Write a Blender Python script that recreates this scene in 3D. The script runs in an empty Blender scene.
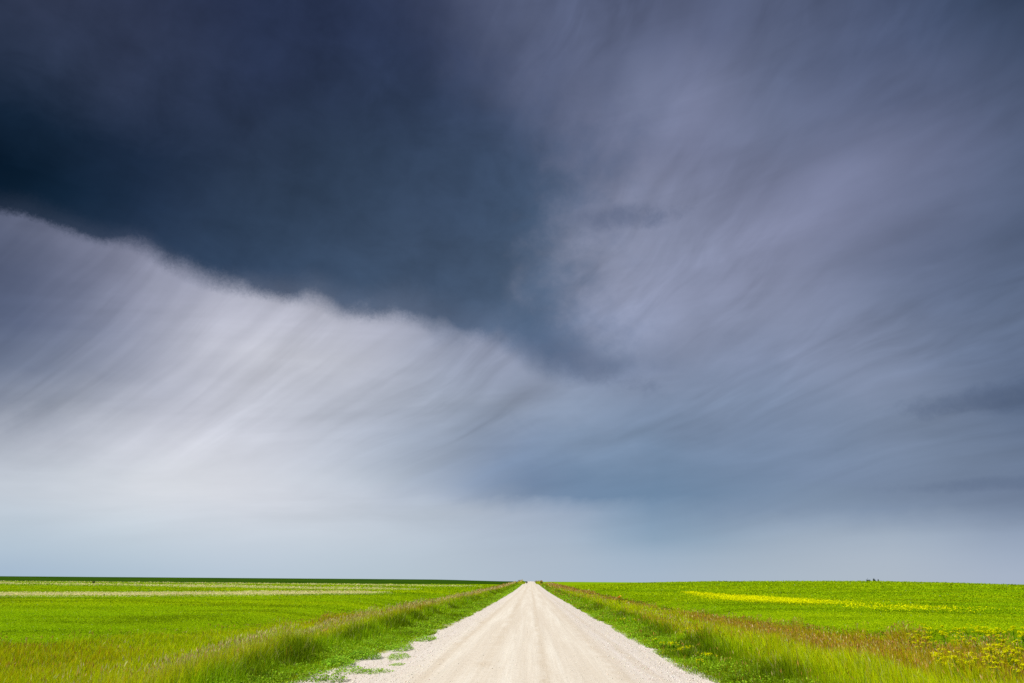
import bpy, math, random
import numpy as np
from mathutils import Matrix, Vector, Euler

rng = np.random.default_rng(7)
random.seed(7)
S = bpy.context.scene
COL = S.collection

# ------------------------------------------------------------------ camera
CAM_H = 2.0
PITCH, YAW, ROLL = math.radians(19.36), math.radians(-1.60), math.radians(-0.44)
cam_d = bpy.data.cameras.new("camera")
cam_d.sensor_width = 36.0
cam_d.lens = 24.0
cam_d.clip_start = 0.1
cam_d.clip_end = 30000
cam = bpy.data.objects.new("camera", cam_d)
COL.objects.link(cam)
cam_m = (Matrix.Rotation(-YAW, 4, 'Z') @ Matrix.Rotation(math.pi/2 + PITCH, 4, 'X') @ Matrix.Rotation(-ROLL, 4, 'Z'))
cam_m.translation = (0, 0, CAM_H)
cam.matrix_world = cam_m
S.camera = cam
CM = np.array(cam_m.to_3x3())
FPX = 24.0/36.0*1024

def dir_to_px(az, el):
    d = np.stack([np.sin(az)*np.cos(el), np.cos(az)*np.cos(el), np.sin(el)], -1)
    c = d @ CM            # to camera space (inverse rotation)
    z = np.minimum(c[..., 2], -0.15)
    return 512 + FPX*c[..., 0]/-z, 341.5 - FPX*c[..., 1]/-z

def lin(c):
    c = np.asarray(c, float)/255.0
    return np.where(c <= 0.04045, c/12.92, ((c+0.055)/1.055)**2.4)

# ------------------------------------------------------------------ node helpers
class NT:
    def __init__(self, tree):
        self.t = tree; self.n = tree.nodes; self.l = tree.links
    def new(self, typ, **kw):
        n = self.n.new(typ)
        for k, v in kw.items(): setattr(n, k, v)
        return n
    def link(self, a, b): self.l.new(a, b)
    def put(self, sock, v):
        if isinstance(v, bpy.types.NodeSocket): self.l.new(v, sock)
        else: sock.default_value = v
    def m(self, op, a, b=0.0, c=None, clamp=False):
        n = self.new('ShaderNodeMath', operation=op); n.use_clamp = clamp
        self.put(n.inputs[0], a); self.put(n.inputs[1], b)
        if c is not None: self.put(n.inputs[2], c)
        return n.outputs[0]
    def mr(self, v, a, b, c=0.0, d=1.0, smooth=True):
        n = self.new('ShaderNodeMapRange', interpolation_type='SMOOTHSTEP' if smooth else 'LINEAR')
        n.clamp = True
        self.put(n.inputs['Value'], v)
        for k, x in (('From Min', a), ('From Max', b), ('To Min', c), ('To Max', d)): self.put(n.inputs[k], x)
        return n.outputs[0]
    def mix(self, f, a, b, blend='MIX'):
        n = self.new('ShaderNodeMix', data_type='RGBA', blend_type=blend)
        self.put(n.inputs[0], f)
        for s, v in ((n.inputs[6], a), (n.inputs[7], b)):
            if isinstance(v, bpy.types.NodeSocket): self.l.new(v, s)
            else: s.default_value = (*v[:3], 1)
        return n.outputs[2]
    def xyz(self, x=0.0, y=0.0, z=0.0):
        n = self.new('ShaderNodeCombineXYZ')
        self.put(n.inputs[0], x); self.put(n.inputs[1], y); self.put(n.inputs[2], z)
        return n.outputs[0]
    def noise(self, vec, scale=1.0, detail=4.0, rough=0.5, dist=0.0, lac=2.0, color=False):
        n = self.new('ShaderNodeTexNoise')
        self.put(n.inputs['Vector'], vec)
        n.inputs['Scale'].default_value = scale; n.inputs['Detail'].default_value = detail
        n.inputs['Roughness'].default_value = rough; n.inputs['Distortion'].default_value = dist
        n.inputs['Lacunarity'].default_value = lac
        return n.outputs['Color' if color else 'Fac']
    def ramp(self, f, stops, interp='LINEAR'):
        n = self.new('ShaderNodeValToRGB'); cr = n.color_ramp; cr.interpolation = interp
        while len(cr.elements) > 1: cr.elements.remove(cr.elements[-1])
        cr.elements[0].position = stops[0][0]; cr.elements[0].color = (*stops[0][1], 1)
        for p, c in stops[1:]:
            e = cr.elements.new(p); e.color = (*c, 1)
        self.put(n.inputs[0], f)
        return n.outputs[0]

# ------------------------------------------------------------------ sky
def val(c):
    n = nt.new('ShaderNodeSeparateColor'); nt.link(c, n.inputs[0]); return n.outputs[0]
SUN_EL, SUN_AZ = math.radians(50), math.radians(-118)      # azimuth from +Y towards +X; behind, to the left

XS = [0, 64, 128, 192, 256, 320, 384, 448, 512, 576, 640, 704, 768, 832, 896, 960, 1024]
YS = [0, 80, 160, 220, 270, 320, 360, 400, 440, 480, 510, 540, 560, 580]
# thin high cloud, seen where the storm cloud does not cover it
LIGHT = {
 0:   [(60,66,92),(60,66,92),(60,66,92),(60,66,92),(60,66,92),(60,68,95),(68,76,104),(78,86,114),(86,94,124),(80,88,118),(78,86,116),(78,87,117),(84,93,123),(82,92,122),(70,82,112),(58,72,100),(47,62,88)],
 80:  [(70,76,102),(70,76,102),(70,76,102),(70,76,102),(70,76,102),(70,76,102),(72,80,108),(82,90,120),(92,99,129),(94,101,132),(100,107,138),(105,110,141),(96,104,135),(90,98,129),(84,94,124),(78,90,119),(70,83,111)],
 160: [(95,100,126),(100,104,130),(105,108,134),(105,108,134),(105,108,134),(105,108,134),(105,108,136),(108,112,140),(112,116,146),(113,118,148),(112,118,148),(108,114,145),(104,112,142),(108,115,145),(106,114,144),(98,108,138),(84,97,125)],
 220: [(98,103,130),(118,121,146),(140,142,166),(146,148,172),(150,152,176),(152,155,178),(140,145,170),(130,135,162),(122,128,156),(126,132,160),(120,128,156),(116,124,153),(114,121,151),(112,120,150),(106,116,146),(96,108,137),(82,97,125)],
 270: [(82,90,118),(108,113,138),(140,143,166),(158,161,182),(166,169,189),(168,171,190),(160,164,186),(148,154,178),(140,146,171),(130,138,164),(124,133,161),(119,128,157),(116,125,154),(108,119,149),(100,113,143),(94,108,137),(84,99,127)],
 320: [(80,89,117),(98,105,131),(132,137,161),(165,168,187),(178,181,198),(180,183,200),(170,174,193),(152,159,182),(140,148,173),(128,138,165),(124,135,162),(118,130,158),(114,126,155),(108,121,151),(99,114,144),(93,108,137),(86,102,130)],
 360: [(94,103,128),(108,116,140),(136,142,165),(168,172,190),(190,193,207),(190,193,207),(176,180,198),(156,164,186),(143,152,177),(130,142,168),(120,133,161),(112,126,155),(106,121,151),(108,122,151),(106,120,149),(96,112,141),(88,104,133)],
 400: [(122,131,153),(134,142,162),(156,162,180),(180,184,200),(193,196,210),(186,190,206),(172,178,197),(158,167,188),(144,156,180),(126,141,168),(110,127,157),(106,123,153),(104,121,151),(106,121,150),(107,121,149),(98,113,142),(80,98,128)],
 440: [(160,168,186),(172,178,194),(186,191,205),(196,200,212),(198,202,214),(188,193,208),(170,178,197),(150,162,184),(126,142,170),(116,135,164),(108,128,159),(103,121,152),(103,121,152),(104,121,151),(104,120,149),(99,115,144),(92,108,137)],
 480: [(188,196,210),(194,201,214),(202,207,217),(205,210,219),(204,209,219),(196,203,215),(182,192,207),(158,171,192),(118,138,168),(110,132,163),(105,127,159),(102,122,153),(104,123,154),(104,121,151),(102,118,147),(99,115,144),(98,114,142)],
 495: [(190,198,212),(196,203,215),(202,207,217),(204,209,218),(203,208,218),(197,204,216),(187,196,211),(166,178,197),(124,143,171),(109,132,163),(104,127,159),(103,124,155),(107,127,157),(107,125,153),(106,122,150),(103,119,147),(101,116,144)],
 510: [(188,199,214),(194,203,216),(198,206,217),(200,207,218),(200,207,218),(196,204,216),(188,198,212),(182,193,208),(168,180,198),(150,165,189),(122,143,172),(112,132,162),(116,135,164),(116,134,162),(114,131,159),(112,128,155),(110,126,153)],
 540: [(182,198,215),(186,200,216),(190,203,217),(192,204,217),(191,203,216),(190,202,215),(187,199,213),(182,195,210),(176,190,207),(166,181,200),(136,157,183),(136,157,183),(146,164,188),(152,168,190),(155,170,191),(152,167,189),(148,163,186)],
 560: [(172,190,211),(176,193,212),(180,196,213),(182,197,213),(182,197,213),(182,197,212),(181,196,211),(180,194,209),(177,191,207),(172,186,203),(158,175,197),(154,172,195),(156,173,195),(160,175,196),(162,176,196),(160,174,195),(158,172,193)],
 580: [(163,185,211),(167,188,211),(172,191,211),(175,193,211),(177,194,211),(178,195,210),(179,195,210),(179,194,209),(177,191,207),(173,188,205),(166,182,203),(163,180,202),(163,180,201),(165,180,200),(166,180,199),(167,180,199),(168,180,199)],
}
# the storm cloud itself
DARK = {
 0:   [(44,51,74),(41,48,72),(39,46,71),(38,46,72),(37,47,74),(40,50,77),(44,54,82),(56,64,92),(72,80,108)] + [(72,80,108)]*8,
 80:  [(28,40,64),(36,46,70),(41,49,74),(40,49,75),(38,49,77),(39,51,79),(42,55,83),(48,61,89),(62,73,102)] + [(72,82,111)]*8,
 160: [(0,22,43),(16,34,58),(28,42,68),(35,50,77),(42,57,85),(45,62,90),(48,65,93),(52,69,97),(58,75,104),(72,88,118)] + [(80,94,124)]*7,
 220: [(10,32,55),(22,42,66),(33,50,77),(40,57,84),(46,64,91),(50,68,96),(53,72,100),(56,75,104),(61,81,110),(72,92,121)] + [(84,100,130)]*7,
 270: [(30,48,72),(34,52,76),(42,60,86),(46,65,91),(51,70,97),(55,75,102),(58,78,106),(62,82,110),(67,87,115),(76,97,126)] + [(88,106,136)]*7,
 320: [(50,66,92)]*4 + [(58,76,104),(62,82,110),(64,85,113),(68,88,117),(72,93,121),(84,103,132)] + [(92,110,140)]*7,
 360: [(50,66,92)]*4 + [(62,80,108),(68,86,114),(74,94,122),(78,98,127),(84,104,133),(90,109,139)] + [(98,115,145)]*7,
}

FIX_L = [(576,61,94,103,131),(704,11,82,91,119),(704,101,118,125,152),(834,101,92,103,132),(962,101,88,97,125),(834,181,119,125,153),
 (770,261,133,139,165),(962,241,95,107,135),(642,321,145,152,177),(834,341,130,140,165),(706,421,128,144,170),(562,421,138,153,176),(902,441,124,140,165),
 (642,491,109,137,166),(202,341,184,186,199),(62,321,111,121,146),(202,461,216,217,226),(120,500,206,214,223),(300,520,204,211,221),(386,401,175,182,194),(62,541,185,200,213),(802,561,168,180,193),
 (402,561,184,198,210),(640,240,141,148,173),(1020,60,70,83,110),(1020,340,98,112,138),
 (82,441,189,193,203),(302,441,187,194,208),(462,461,138,154,178),(502,511,166,177,195),(462,361,145,153,174),(92,271,118,123,149),(22,231,86,94,116),(592,231,138,144,169),
 (302,341,188,190,203),(262,501,210,214,223),(822,501,128,148,174),(692,201,126,134,161)]
FIX_D = [(302,161,43,58,80),(102,61,46,56,80),(462,241,64,81,106),(532,181,68,86,113),(22,151,0,22,40)]
def table(d, fix):
    ys = sorted(d)
    g = np.array([d[y] for y in ys], float)
    def raw(px, py):
        px = np.clip(px, 0, 1024); py = np.clip(py, ys[0], ys[-1])
        ix = np.clip(px/64.0, 0, 15.999); i0 = ix.astype(int); fx = (ix-i0)[..., None]
        jy = np.interp(py, ys, range(len(ys))); j0 = np.minimum(jy.astype(int), len(ys)-2); fy = (jy-j0)[..., None]
        a = g[j0, i0]*(1-fx) + g[j0, i0+1]*fx
        b = g[j0+1, i0]*(1-fx) + g[j0+1, i0+1]*fx
        return a*(1-fy) + b*fy
    fp = np.array(fix, float); dl = fp[:, 2:] - raw(fp[:, 0], fp[:, 1])
    def f(px, py):
        px = np.clip(px, 0, 1024); py = np.clip(py, 0, 580)
        w = np.exp(-((px[:, None]-fp[:, 0])**2/95**2 + (py[:, None]-fp[:, 1])**2/55**2))
        return lin(np.clip(raw(px, py) + (w @ dl)/(w.sum(1)[:, None]+0.12), 0, 255))
    return f

AZ = np.linspace(-43, 43, 27)
ELS = [-1, 0.6, 1.8, 3.2, 4.2, 5.2, 5.9, 6.6, 7.6, 9, 11.5, 14, 17, 20, 23, 26.5, 30, 34, 38, 42, 47]

def sky_field(nt, az01, el, tab, els):
    out = None; prev = None
    for e in els:
        px, py = dir_to_px(np.radians(AZ), np.full(len(AZ), math.radians(e)))
        c = tab(px, py)
        back = c.mean(0)
        stops = [(0.0, tuple(back))] + [((a+180)/360, tuple(v)) for a, v in zip(AZ, c)] + [(1.0, tuple(back))]
        r = nt.ramp(az01, stops)
        if out is None: out = r
        else: out = nt.mix(nt.mr(el, prev, e, smooth=False), out, r)
        prev = e
    return out

world = bpy.data.worlds.new("World"); S.world = world; world.use_nodes = True
nt = NT(world.node_tree); nt.n.clear()
tc = nt.new('ShaderNodeTexCoord').outputs['Generated']
sep = nt.new('ShaderNodeSeparateXYZ'); nt.link(tc, sep.inputs[0])
dx, dy, dz = sep.outputs
az = nt.m('MULTIPLY', nt.m('ARCTAN2', dx, dy), 180/math.pi)
el = nt.m('MULTIPLY', nt.m('ARCSINE', dz), 180/math.pi)
# streak coordinates: level lines of psi follow the sweep of the high cloud, steep at the left and
# overhead, flattening to the right and towards the horizon
pu = nt.m('MULTIPLY', az, 0.05); pv = nt.m('MULTIPLY', el, 0.05)
def integral(xs, slopes, grid):
    f = np.interp(grid, xs, slopes); F = np.concatenate([[0], np.cumsum((f[1:]+f[:-1])/2*np.diff(grid))])
    return F
ga = np.linspace(-60, 60, 25); Fa = integral([-60, -31, -16, -4, 15, 27, 38, 60], [3.2, 2.7, 1.8, 1.2, .95, .6, .4, .3], ga)
ge_ = np.concatenate([np.linspace(0, 16, 13), np.linspace(18, 60, 14)]); Ge = integral([0, 4, 10, 18, 24, 32, 42, 60], [4.0, 3.4, 2.9, 1.6, 1.25, .9, .72, .6], ge_)
psiF = nt.m('MULTIPLY', val(nt.ramp(nt.m('ADD', nt.m('DIVIDE', az, 360.0), 0.5), [((a+180)/360, (v/200,)*3) for a, v in zip(ga, Fa)])), 200.0)
psiG = nt.m('MULTIPLY', val(nt.ramp(nt.m('DIVIDE', el, 90.0), [(e/90, (v/200,)*3) for e, v in zip(ge_, Ge)])), 200.0)
warp = nt.noise(nt.xyz(pu, pv, 3.3), 1.3, 2, 0.5, color=True)
ws = nt.new('ShaderNodeSeparateColor'); nt.link(warp, ws.inputs[0])
psi = nt.m('ADD', nt.m('SUBTRACT', psiG, psiF), nt.m('MULTIPLY', nt.m('SUBTRACT', ws.outputs[0], 0.5), 9.0))
along = nt.m('ADD', nt.m('ADD', az, el), nt.m('MULTIPLY', nt.m('SUBTRACT', ws.outputs[1], 0.5), 8.0))
streak = nt.noise(nt.xyz(nt.m('MULTIPLY', along, 0.045), nt.m('MULTIPLY', psi, 0.125), 0.0), 1.0, 3, 0.45, 0.25)
streak_f = nt.noise(nt.xyz(nt.m('MULTIPLY', along, 0.10), nt.m('MULTIPLY', psi, 0.40), 5.0), 1.0, 4, 0.52, 0.4)
broad = nt.noise(nt.xyz(nt.m('MULTIPLY', along, 0.03), nt.m('MULTIPLY', psi, 0.06), 9.0), 1.0, 3, 0.5, 0.3)
# flat banks low in the right sky: wide in azimuth, thin in elevation
bank = nt.noise(nt.xyz(nt.m('MULTIPLY', az, 0.05), nt.m('MULTIPLY', nt.m('SUBTRACT', el, nt.m('MULTIPLY', az, 0.12)), 0.26), 2.0), 1.0, 5, 0.55, 0.5)
puff = nt.noise(nt.xyz(az, nt.m('MULTIPLY', el, 1.5), 1.0), 0.22, 6, 0.6, 0.3)
# shift the look-up of the wide colours by soft noise so that they have no ruled edges
azw = nt.m('ADD', az, nt.m('ADD', nt.m('MULTIPLY', nt.m('SUBTRACT', streak, 0.5), 3.0), nt.m('MULTIPLY', nt.m('SUBTRACT', broad, 0.5), 2.5)))
low = nt.mr(el, 1.0, 9.0)
azw = nt.m('ADD', nt.m('MULTIPLY', azw, low), nt.m('MULTIPLY', az, nt.m('SUBTRACT', 1.0, low)))
az01 = nt.m('ADD', nt.m('DIVIDE', azw, 360.0), 0.5)
elw = nt.m('ADD', el, nt.m('MULTIPLY', nt.m('MULTIPLY', nt.m('SUBTRACT', puff, 0.5), 2.5), low))
light = sky_field(nt, az01, elw, table(LIGHT, FIX_L), ELS)
dark = sky_field(nt, az01, elw, table(DARK, FIX_D), [e for e in ELS if e >= 11.5])
# streak contrast: strong below the storm cloud, calmer to the right, none at the horizon
lft = nt.mr(az, -2.0, 18.0, 1.0, 0.55)
amp = nt.m('MULTIPLY', nt.mr(el, 5.0, 14.0), nt.m('MULTIPLY', nt.mr(az, -22.0, -9.0, 0.65, 1.0), nt.mr(az, -2.0, 18.0, 1.0, 0.85)))
st = nt.m('ADD', nt.m('MULTIPLY', nt.m('SUBTRACT', streak, 0.5), 0.78), nt.m('MULTIPLY', nt.m('SUBTRACT', streak_f, 0.5), nt.m('MULTIPLY', nt.mr(broad, 0.35, 0.65), nt.mr(az, -5.0, 12.0, 0.45, 0.70))))
gain = nt.m('ADD', 1.0, nt.m('MULTIPLY', st, amp))
gain = nt.m('MULTIPLY', gain, nt.m('ADD', 1.0, nt.m('MULTIPLY', nt.m('SUBTRACT', bank, 0.5), nt.mr(el, 1.0, 6.0, 0.06, 0.42))))
gain = nt.m('MULTIPLY', gain, nt.m('ADD', 1.0, nt.m('MULTIPLY', nt.m('SUBTRACT', puff, 0.5), nt.mr(el, 3.0, 12.0, 0.0, 0.12))))
gn = nt.new('ShaderNodeVectorMath', operation='SCALE'); nt.link(light, gn.inputs[0]); nt.link(gain, gn.inputs['Scale'])
light = gn.outputs[0]
dg = nt.m('ADD', 1.0, nt.m('ADD', nt.m('MULTIPLY', nt.m('SUBTRACT', puff, 0.5), 0.7), nt.m('MULTIPLY', nt.m('SUBTRACT', broad, 0.5), 0.45)))
gd = nt.new('ShaderNodeVectorMath', operation='SCALE'); nt.link(dark, gd.inputs[0]); nt.link(dg, gd.inputs['Scale'])
dark = gd.outputs[0]
# lower rim of the storm cloud: elevation as a function of azimuth, frayed by noise
def px_azel(x, y):
    c = np.array([x-512, 341.5-y, -FPX]); d = CM @ c; d /= np.linalg.norm(d)
    return math.degrees(math.atan2(d[0], d[1])), math.degrees(math.asin(d[2]))
rim = [(-60,205),(0,213),(30,216),(48,224),(68,232),(98,245),(130,248),(154,258),(165,270),(186,277),(205,286),(224,290),(252,294),(276,300),(302,301),(320,305),(331,315),(348,320),(376,322),(402,320),(420,324),(433,335),(456,339),(482,341),(502,346),(516,356),(528,368),(548,376),(578,382),(640,378)]
rim_ae = sorted(px_azel(*p) for p in rim)
def curve01(pts, vmax):
    return [((a+180)/360, (v/vmax,)*3) for a, v in pts]
azl = nt.m('ADD', nt.m('DIVIDE', az, 360.0), 0.5)
def val(c):
    n = nt.new('ShaderNodeSeparateColor'); nt.link(c, n.inputs[0]); return n.outputs[0]
rim_el = nt.m('MULTIPLY', val(nt.ramp(azl, curve01([(-110, 40)] + rim_ae, 90.0))), 90.0)
fray_a = nt.noise(nt.xyz(az, nt.m('MULTIPLY', el, 1.2), 0.0), 0.30, 5, 0.52, 0.3)
fray_b = nt.noise(nt.xyz(az, el, 6.0), 1.6, 5, 0.65, 0.6)
pat_ = nt.noise(nt.xyz(az, el, 11.0), 0.22, 2, 0.5)
soft = nt.m('MULTIPLY', nt.mr(az, -38.0, 4.0, 0.42, 1.3, smooth=False), nt.mr(pat_, 0.35, 0.65, 0.8, 1.9))
d_rim = nt.m('SUBTRACT', el, rim_el)
scal = nt.noise(nt.xyz(az, nt.m('MULTIPLY', el, 0.6), 4.0), 0.16, 2, 0.5)
d_rim = nt.m('ADD', d_rim, nt.m('MULTIPLY', nt.m('SUBTRACT', scal, 0.5), 0.5))
d_rim = nt.m('ADD', d_rim, nt.m('MULTIPLY', nt.m('SUBTRACT', fray_a, 0.5), nt.mr(az, -35.0, -5.0, 0.6, 1.3)))
fray_c = nt.noise(nt.xyz(az, el, 2.0), 4.5, 4, 0.6, 0.8)
d_rim = nt.m('ADD', d_rim, nt.m('MULTIPLY', nt.m('SUBTRACT', fray_c, 0.5), 0.6))
d_rim = nt.m('ADD', d_rim, nt.m('MULTIPLY', nt.m('SUBTRACT', fray_b, 0.5), nt.m('MULTIPLY', nt.mr(az, -38.0, 0.0, 0.18, 0.42), nt.mr(pat_, 0.35, 0.65, 0.4, 1.6))))
m_rim = nt.mr(nt.m('DIVIDE', d_rim, soft), -0.7, 1.4)
# right flank: azimuth as a function of elevation
flank = [(420,-60),(455,0),(482,50),(520,95),(572,135),(584,175),(568,215),(556,260),(560,300),(590,345),(640,380)]
fl = sorted((px_azel(*p)[1], px_azel(*p)[0]) for p in flank)
el01 = nt.m('DIVIDE', el, 90.0)
fl_az = nt.m('SUBTRACT', nt.m('MULTIPLY', val(nt.ramp(el01, [(e/90, ((a+90)/180,)*3) for e, a in fl])), 180.0), 90.0)
d_fl = nt.m('SUBTRACT', fl_az, az)
d_fl = nt.m('ADD', d_fl, nt.m('MULTIPLY', nt.m('SUBTRACT', puff, 0.5), 6.5))
d_fl = nt.m('ADD', d_fl, nt.m('MULTIPLY', nt.m('SUBTRACT', fray_a, 0.5), 7.5))
d_fl = nt.m('ADD', d_fl, nt.m('MULTIPLY', nt.m('SUBTRACT', fray_b, 0.5), 2.2))
fs = nt.mr(el, 30.0, 42.0, 1.0, 2.0)
m_fl = nt.mr(nt.m('DIVIDE', d_fl, fs), -8.5, 5.5)
m_rim = nt.m('MULTIPLY', m_rim, nt.mr(d_rim, 0.0, nt.mr(az, -30.0, -8.0, 2.0, 4.5), 0.86, 1.0))
mask = nt.m('MULTIPLY', m_rim, m_fl)
sky = nt.mix(mask, light, dark)
# small dark lens of cloud right of the storm cloud
def lens(x, y, w, h, k, sky, tilt=0.0):
    a, e = px_azel(x, y)
    el_ = nt.m('SUBTRACT', el, nt.m('MULTIPLY', nt.m('SUBTRACT', az, a), tilt))
    r = nt.m('ADD', nt.m('POWER', nt.m('DIVIDE', nt.m('SUBTRACT', az, a), w), 2.0), nt.m('POWER', nt.m('DIVIDE', nt.m('SUBTRACT', el_, e), h), 2.0))
    r = nt.m('ADD', r, nt.m('MULTIPLY', nt.m('SUBTRACT', fray_a, 0.5), 5.0))
    r = nt.m('ADD', r, nt.m('MULTIPLY', nt.m('SUBTRACT', fray_b, 0.5), 2.0))
    return nt.mix(nt.mr(r, -0.8, 1.9, k, 0.0), sky, (*(lin((70,86,116))),))
sky = lens(632, 216, 4.6, 0.95, 0.50, sky)
sky = lens(572, 362, 5.5, 1.5, 0.40, sky, -0.30)
sky = lens(1003, 396, 6.0, 0.9, 0.42, sky, 0.06)
sky = lens(1000, 484, 6.0, 0.4, 0.25, sky)

# the clear air behind the cloud
st_n = nt.new('ShaderNodeTexSky', sky_type='NISHITA')
st_n.sun_disc = False; st_n.sun_elevation = SUN_EL; st_n.sun_rotation = SUN_AZ
air = nt.new('ShaderNodeVectorMath', operation='SCALE'); nt.link(st_n.outputs[0], air.inputs[0]); air.inputs['Scale'].default_value = 0.1
sky = nt.mix(0.988, air.outputs[0], sky)
bg = nt.new('ShaderNodeBackground'); nt.link(sky, bg.inputs[0]); bg.inputs[1].default_value = 1.0
wo = nt.new('ShaderNodeOutputWorld'); nt.link(bg.outputs[0], wo.inputs[0])
world.cycles.sampling_method = 'MANUAL'; world.cycles.sample_map_resolution = 512

# ------------------------------------------------------------------ sun
sd = bpy.data.lights.new("sun", 'SUN'); sd.energy = 4.6; sd.angle = math.radians(0.6); sd.color = (1.0, 0.965, 0.90)
sun = bpy.data.objects.new("sun", sd); COL.objects.link(sun)
sv = Vector((math.sin(SUN_AZ)*math.cos(SUN_EL), math.cos(SUN_AZ)*math.cos(SUN_EL), math.sin(SUN_EL)))
sun.rotation_euler = sv.to_track_quat('Z', 'Y').to_euler()
sun.location = (-30, -20, 40)

# ------------------------------------------------------------------ terrain
_y = np.arange(-200, 9000, 1.0)
_p = np.interp(_y, [-200, 110, 160, 240, 320, 400, 470, 560, 640, 760, 1000, 1600, 9000],
               [0, 0, 0.05, 0.38, 0.80, 0.66, 0.5, 1.2, 2.05, 1.6, 0.2, -3, -12])
_k = np.exp(-np.linspace(-2.5, 2.5, 71)**2); _k /= _k.sum()
_p = np.convolve(np.pad(_p, 35, mode='edge'), _k, 'valid')

def sstep(x, a, b):
    t = np.clip((x-a)/(b-a), 0, 1); return t*t*(3-2*t)

def hsh(i, j, s):
    n = (i.astype(np.int64)*374761393 + j.astype(np.int64)*668265263 + s*974711) & 0x7fffffff
    n = ((n ^ (n >> 13))*1274126177) & 0x7fffffff
    n = n ^ (n >> 16)
    return (n & 0xffff)/65535.0

def vnoise(x, y, sc, seed, octv=2):
    out = 0; amp = 1; tot = 0
    for o in range(octv):
        X = np.asarray(x)/sc; Y = np.asarray(y)/sc
        i = np.floor(X); j = np.floor(Y); fx = X-i; fy = Y-j
        fx = fx*fx*(3-2*fx); fy = fy*fy*(3-2*fy)
        s = seed+o*17
        a = hsh(i, j, s)*(1-fx)+hsh(i+1, j, s)*fx
        b = hsh(i, j+1, s)*(1-fx)+hsh(i+1, j+1, s)*fx
        out = out + amp*(a*(1-fy)+b*fy); tot += amp
        amp *= .5; sc *= .5
    return out/tot

def bl(Y):      # field border on the left (positive distance)
    return np.interp(Y, [-50, 14, 22, 35, 60, 120, 330, 700], [16.5, 16.5, 16, 13.5, 11.5, 10.5, 10, 10])
def br(Y):
    return np.interp(Y, [-50, 14, 22, 35, 60, 120, 330, 700], [17, 17, 16, 13.5, 11.5, 10.8, 10, 10])

def hz(X, Y):
    X = np.asarray(X, float); Y = np.asarray(Y, float)
    z = np.interp(Y, _y, _p)
    u = np.abs(X)
    ditch = -0.38*sstep(u, 6.5, 10.5)*(1-sstep(u, 12.5, 16.5))*(1-sstep(Y, 60, 140)*0.7)
    z = z + ditch + 0.06*sstep(u, 4.2, 5.5)*(1-sstep(u, 6.5, 9))
    hill = np.interp(X, [14, 25, 45, 62, 100, 120, 145, 168, 210, 400], [0, .5, 1.25, 1.75, 2.15, 2.25, 1.9, 1.05, .5, .2])
    z = z + hill*sstep(Y, 110, 262)*(1-sstep(Y, 275, 480)*1.0)
    z = z + 1.1*sstep(-X, 15, 90)*sstep(Y, 420, 620)
    z = z + 0.10*(vnoise(X, Y, 30, 5, 3)-.5)*sstep(u, 8, 20)
    return z

def axis(segs):
    out = []
    for a, b, n in segs: out += list(np.linspace(a, b, n, endpoint=False))
    return out
GX = axis([(4, 20, 32), (20, 60, 26), (60, 200, 40), (200, 600, 24), (600, 2500, 16)]) + [2500, 4500, 8000]
GX = np.array(sorted([-v for v in GX] + axis([(-4, 4, 16)]) + GX))
GY = np.array([-150, -80, -40] + axis([(-20, 10, 15), (10, 70, 100), (70, 200, 90), (200, 700, 160), (700, 1600, 40), (1600, 5000, 12)]) + [5000, 7000, 8900.])

def mesh_from(name, V, F4=None, F3=None, mat=None, col=None, smooth=False, attrs=None):
    me = bpy.data.meshes.new(name)
    n4 = 0 if F4 is None else len(F4); n3 = 0 if F3 is None else len(F3)
    idx = np.concatenate([np.asarray(F4, np.int32).ravel() if n4 else np.zeros(0, np.int32), np.asarray(F3, np.int32).ravel() if n3 else np.zeros(0, np.int32)])
    starts = np.concatenate([np.arange(n4)*4, n4*4+np.arange(n3)*3]).astype(np.int32)
    me.vertices.add(len(V)); me.vertices.foreach_set('co', np.asarray(V, np.float32).ravel())
    me.loops.add(len(idx)); me.loops.foreach_set('vertex_index', idx)
    me.polygons.add(n4+n3); me.polygons.foreach_set('loop_start', starts)
    me.update(calc_edges=True)
    if smooth: me.polygons.foreach_set('use_smooth', np.ones(n4+n3, bool))
    if col is not None:
        a = me.color_attributes.new('tint', 'FLOAT_COLOR', 'POINT')
        c = np.ones((len(V), 4), np.float32); c[:, :3] = col
        a.data.foreach_set('color', c.ravel())
    for k, v in (attrs or {}).items():
        a = me.attributes.new(k, 'FLOAT', 'POINT'); a.data.foreach_set('value', np.asarray(v, np.float32).ravel())
    if mat: me.materials.append(mat)
    return me

def add(name, me, parent=None, **props):
    o = bpy.data.objects.new(name, me); COL.objects.link(o)
    if parent: o.parent = parent
    for k, v in props.items(): o[k] = v
    return o

def grid_mesh(name, gx, gy, zf, mat, attrs=None):
    X, Y = np.meshgrid(gx, gy); Z = zf(X, Y)
    V = np.stack([X, Y, Z], -1).reshape(-1, 3)
    nx, ny = len(gx), len(gy)
    i = (np.arange(ny-1)[:, None]*nx + np.arange(nx-1)[None, :]).ravel()
    F = np.stack([i, i+1, i+nx+1, i+nx], -1)
    at = {k: f(X, Y) for k, f in (attrs or {}).items()}
    return mesh_from(name, V, F, None, mat, smooth=True, attrs=at)

def pdist(X, Y, pts):
    """distance to a polyline"""
    best = np.full(np.shape(X), 1e9)
    for (ax, ay), (bx, by) in zip(pts[:-1], pts[1:]):
        dx_, dy_ = bx-ax, by-ay
        t = np.clip(((X-ax)*dx_+(Y-ay)*dy_)/(dx_*dx_+dy_*dy_), 0, 1)
        best = np.minimum(best, np.hypot(X-ax-t*dx_, Y-ay-t*dy_))
    return best

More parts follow.
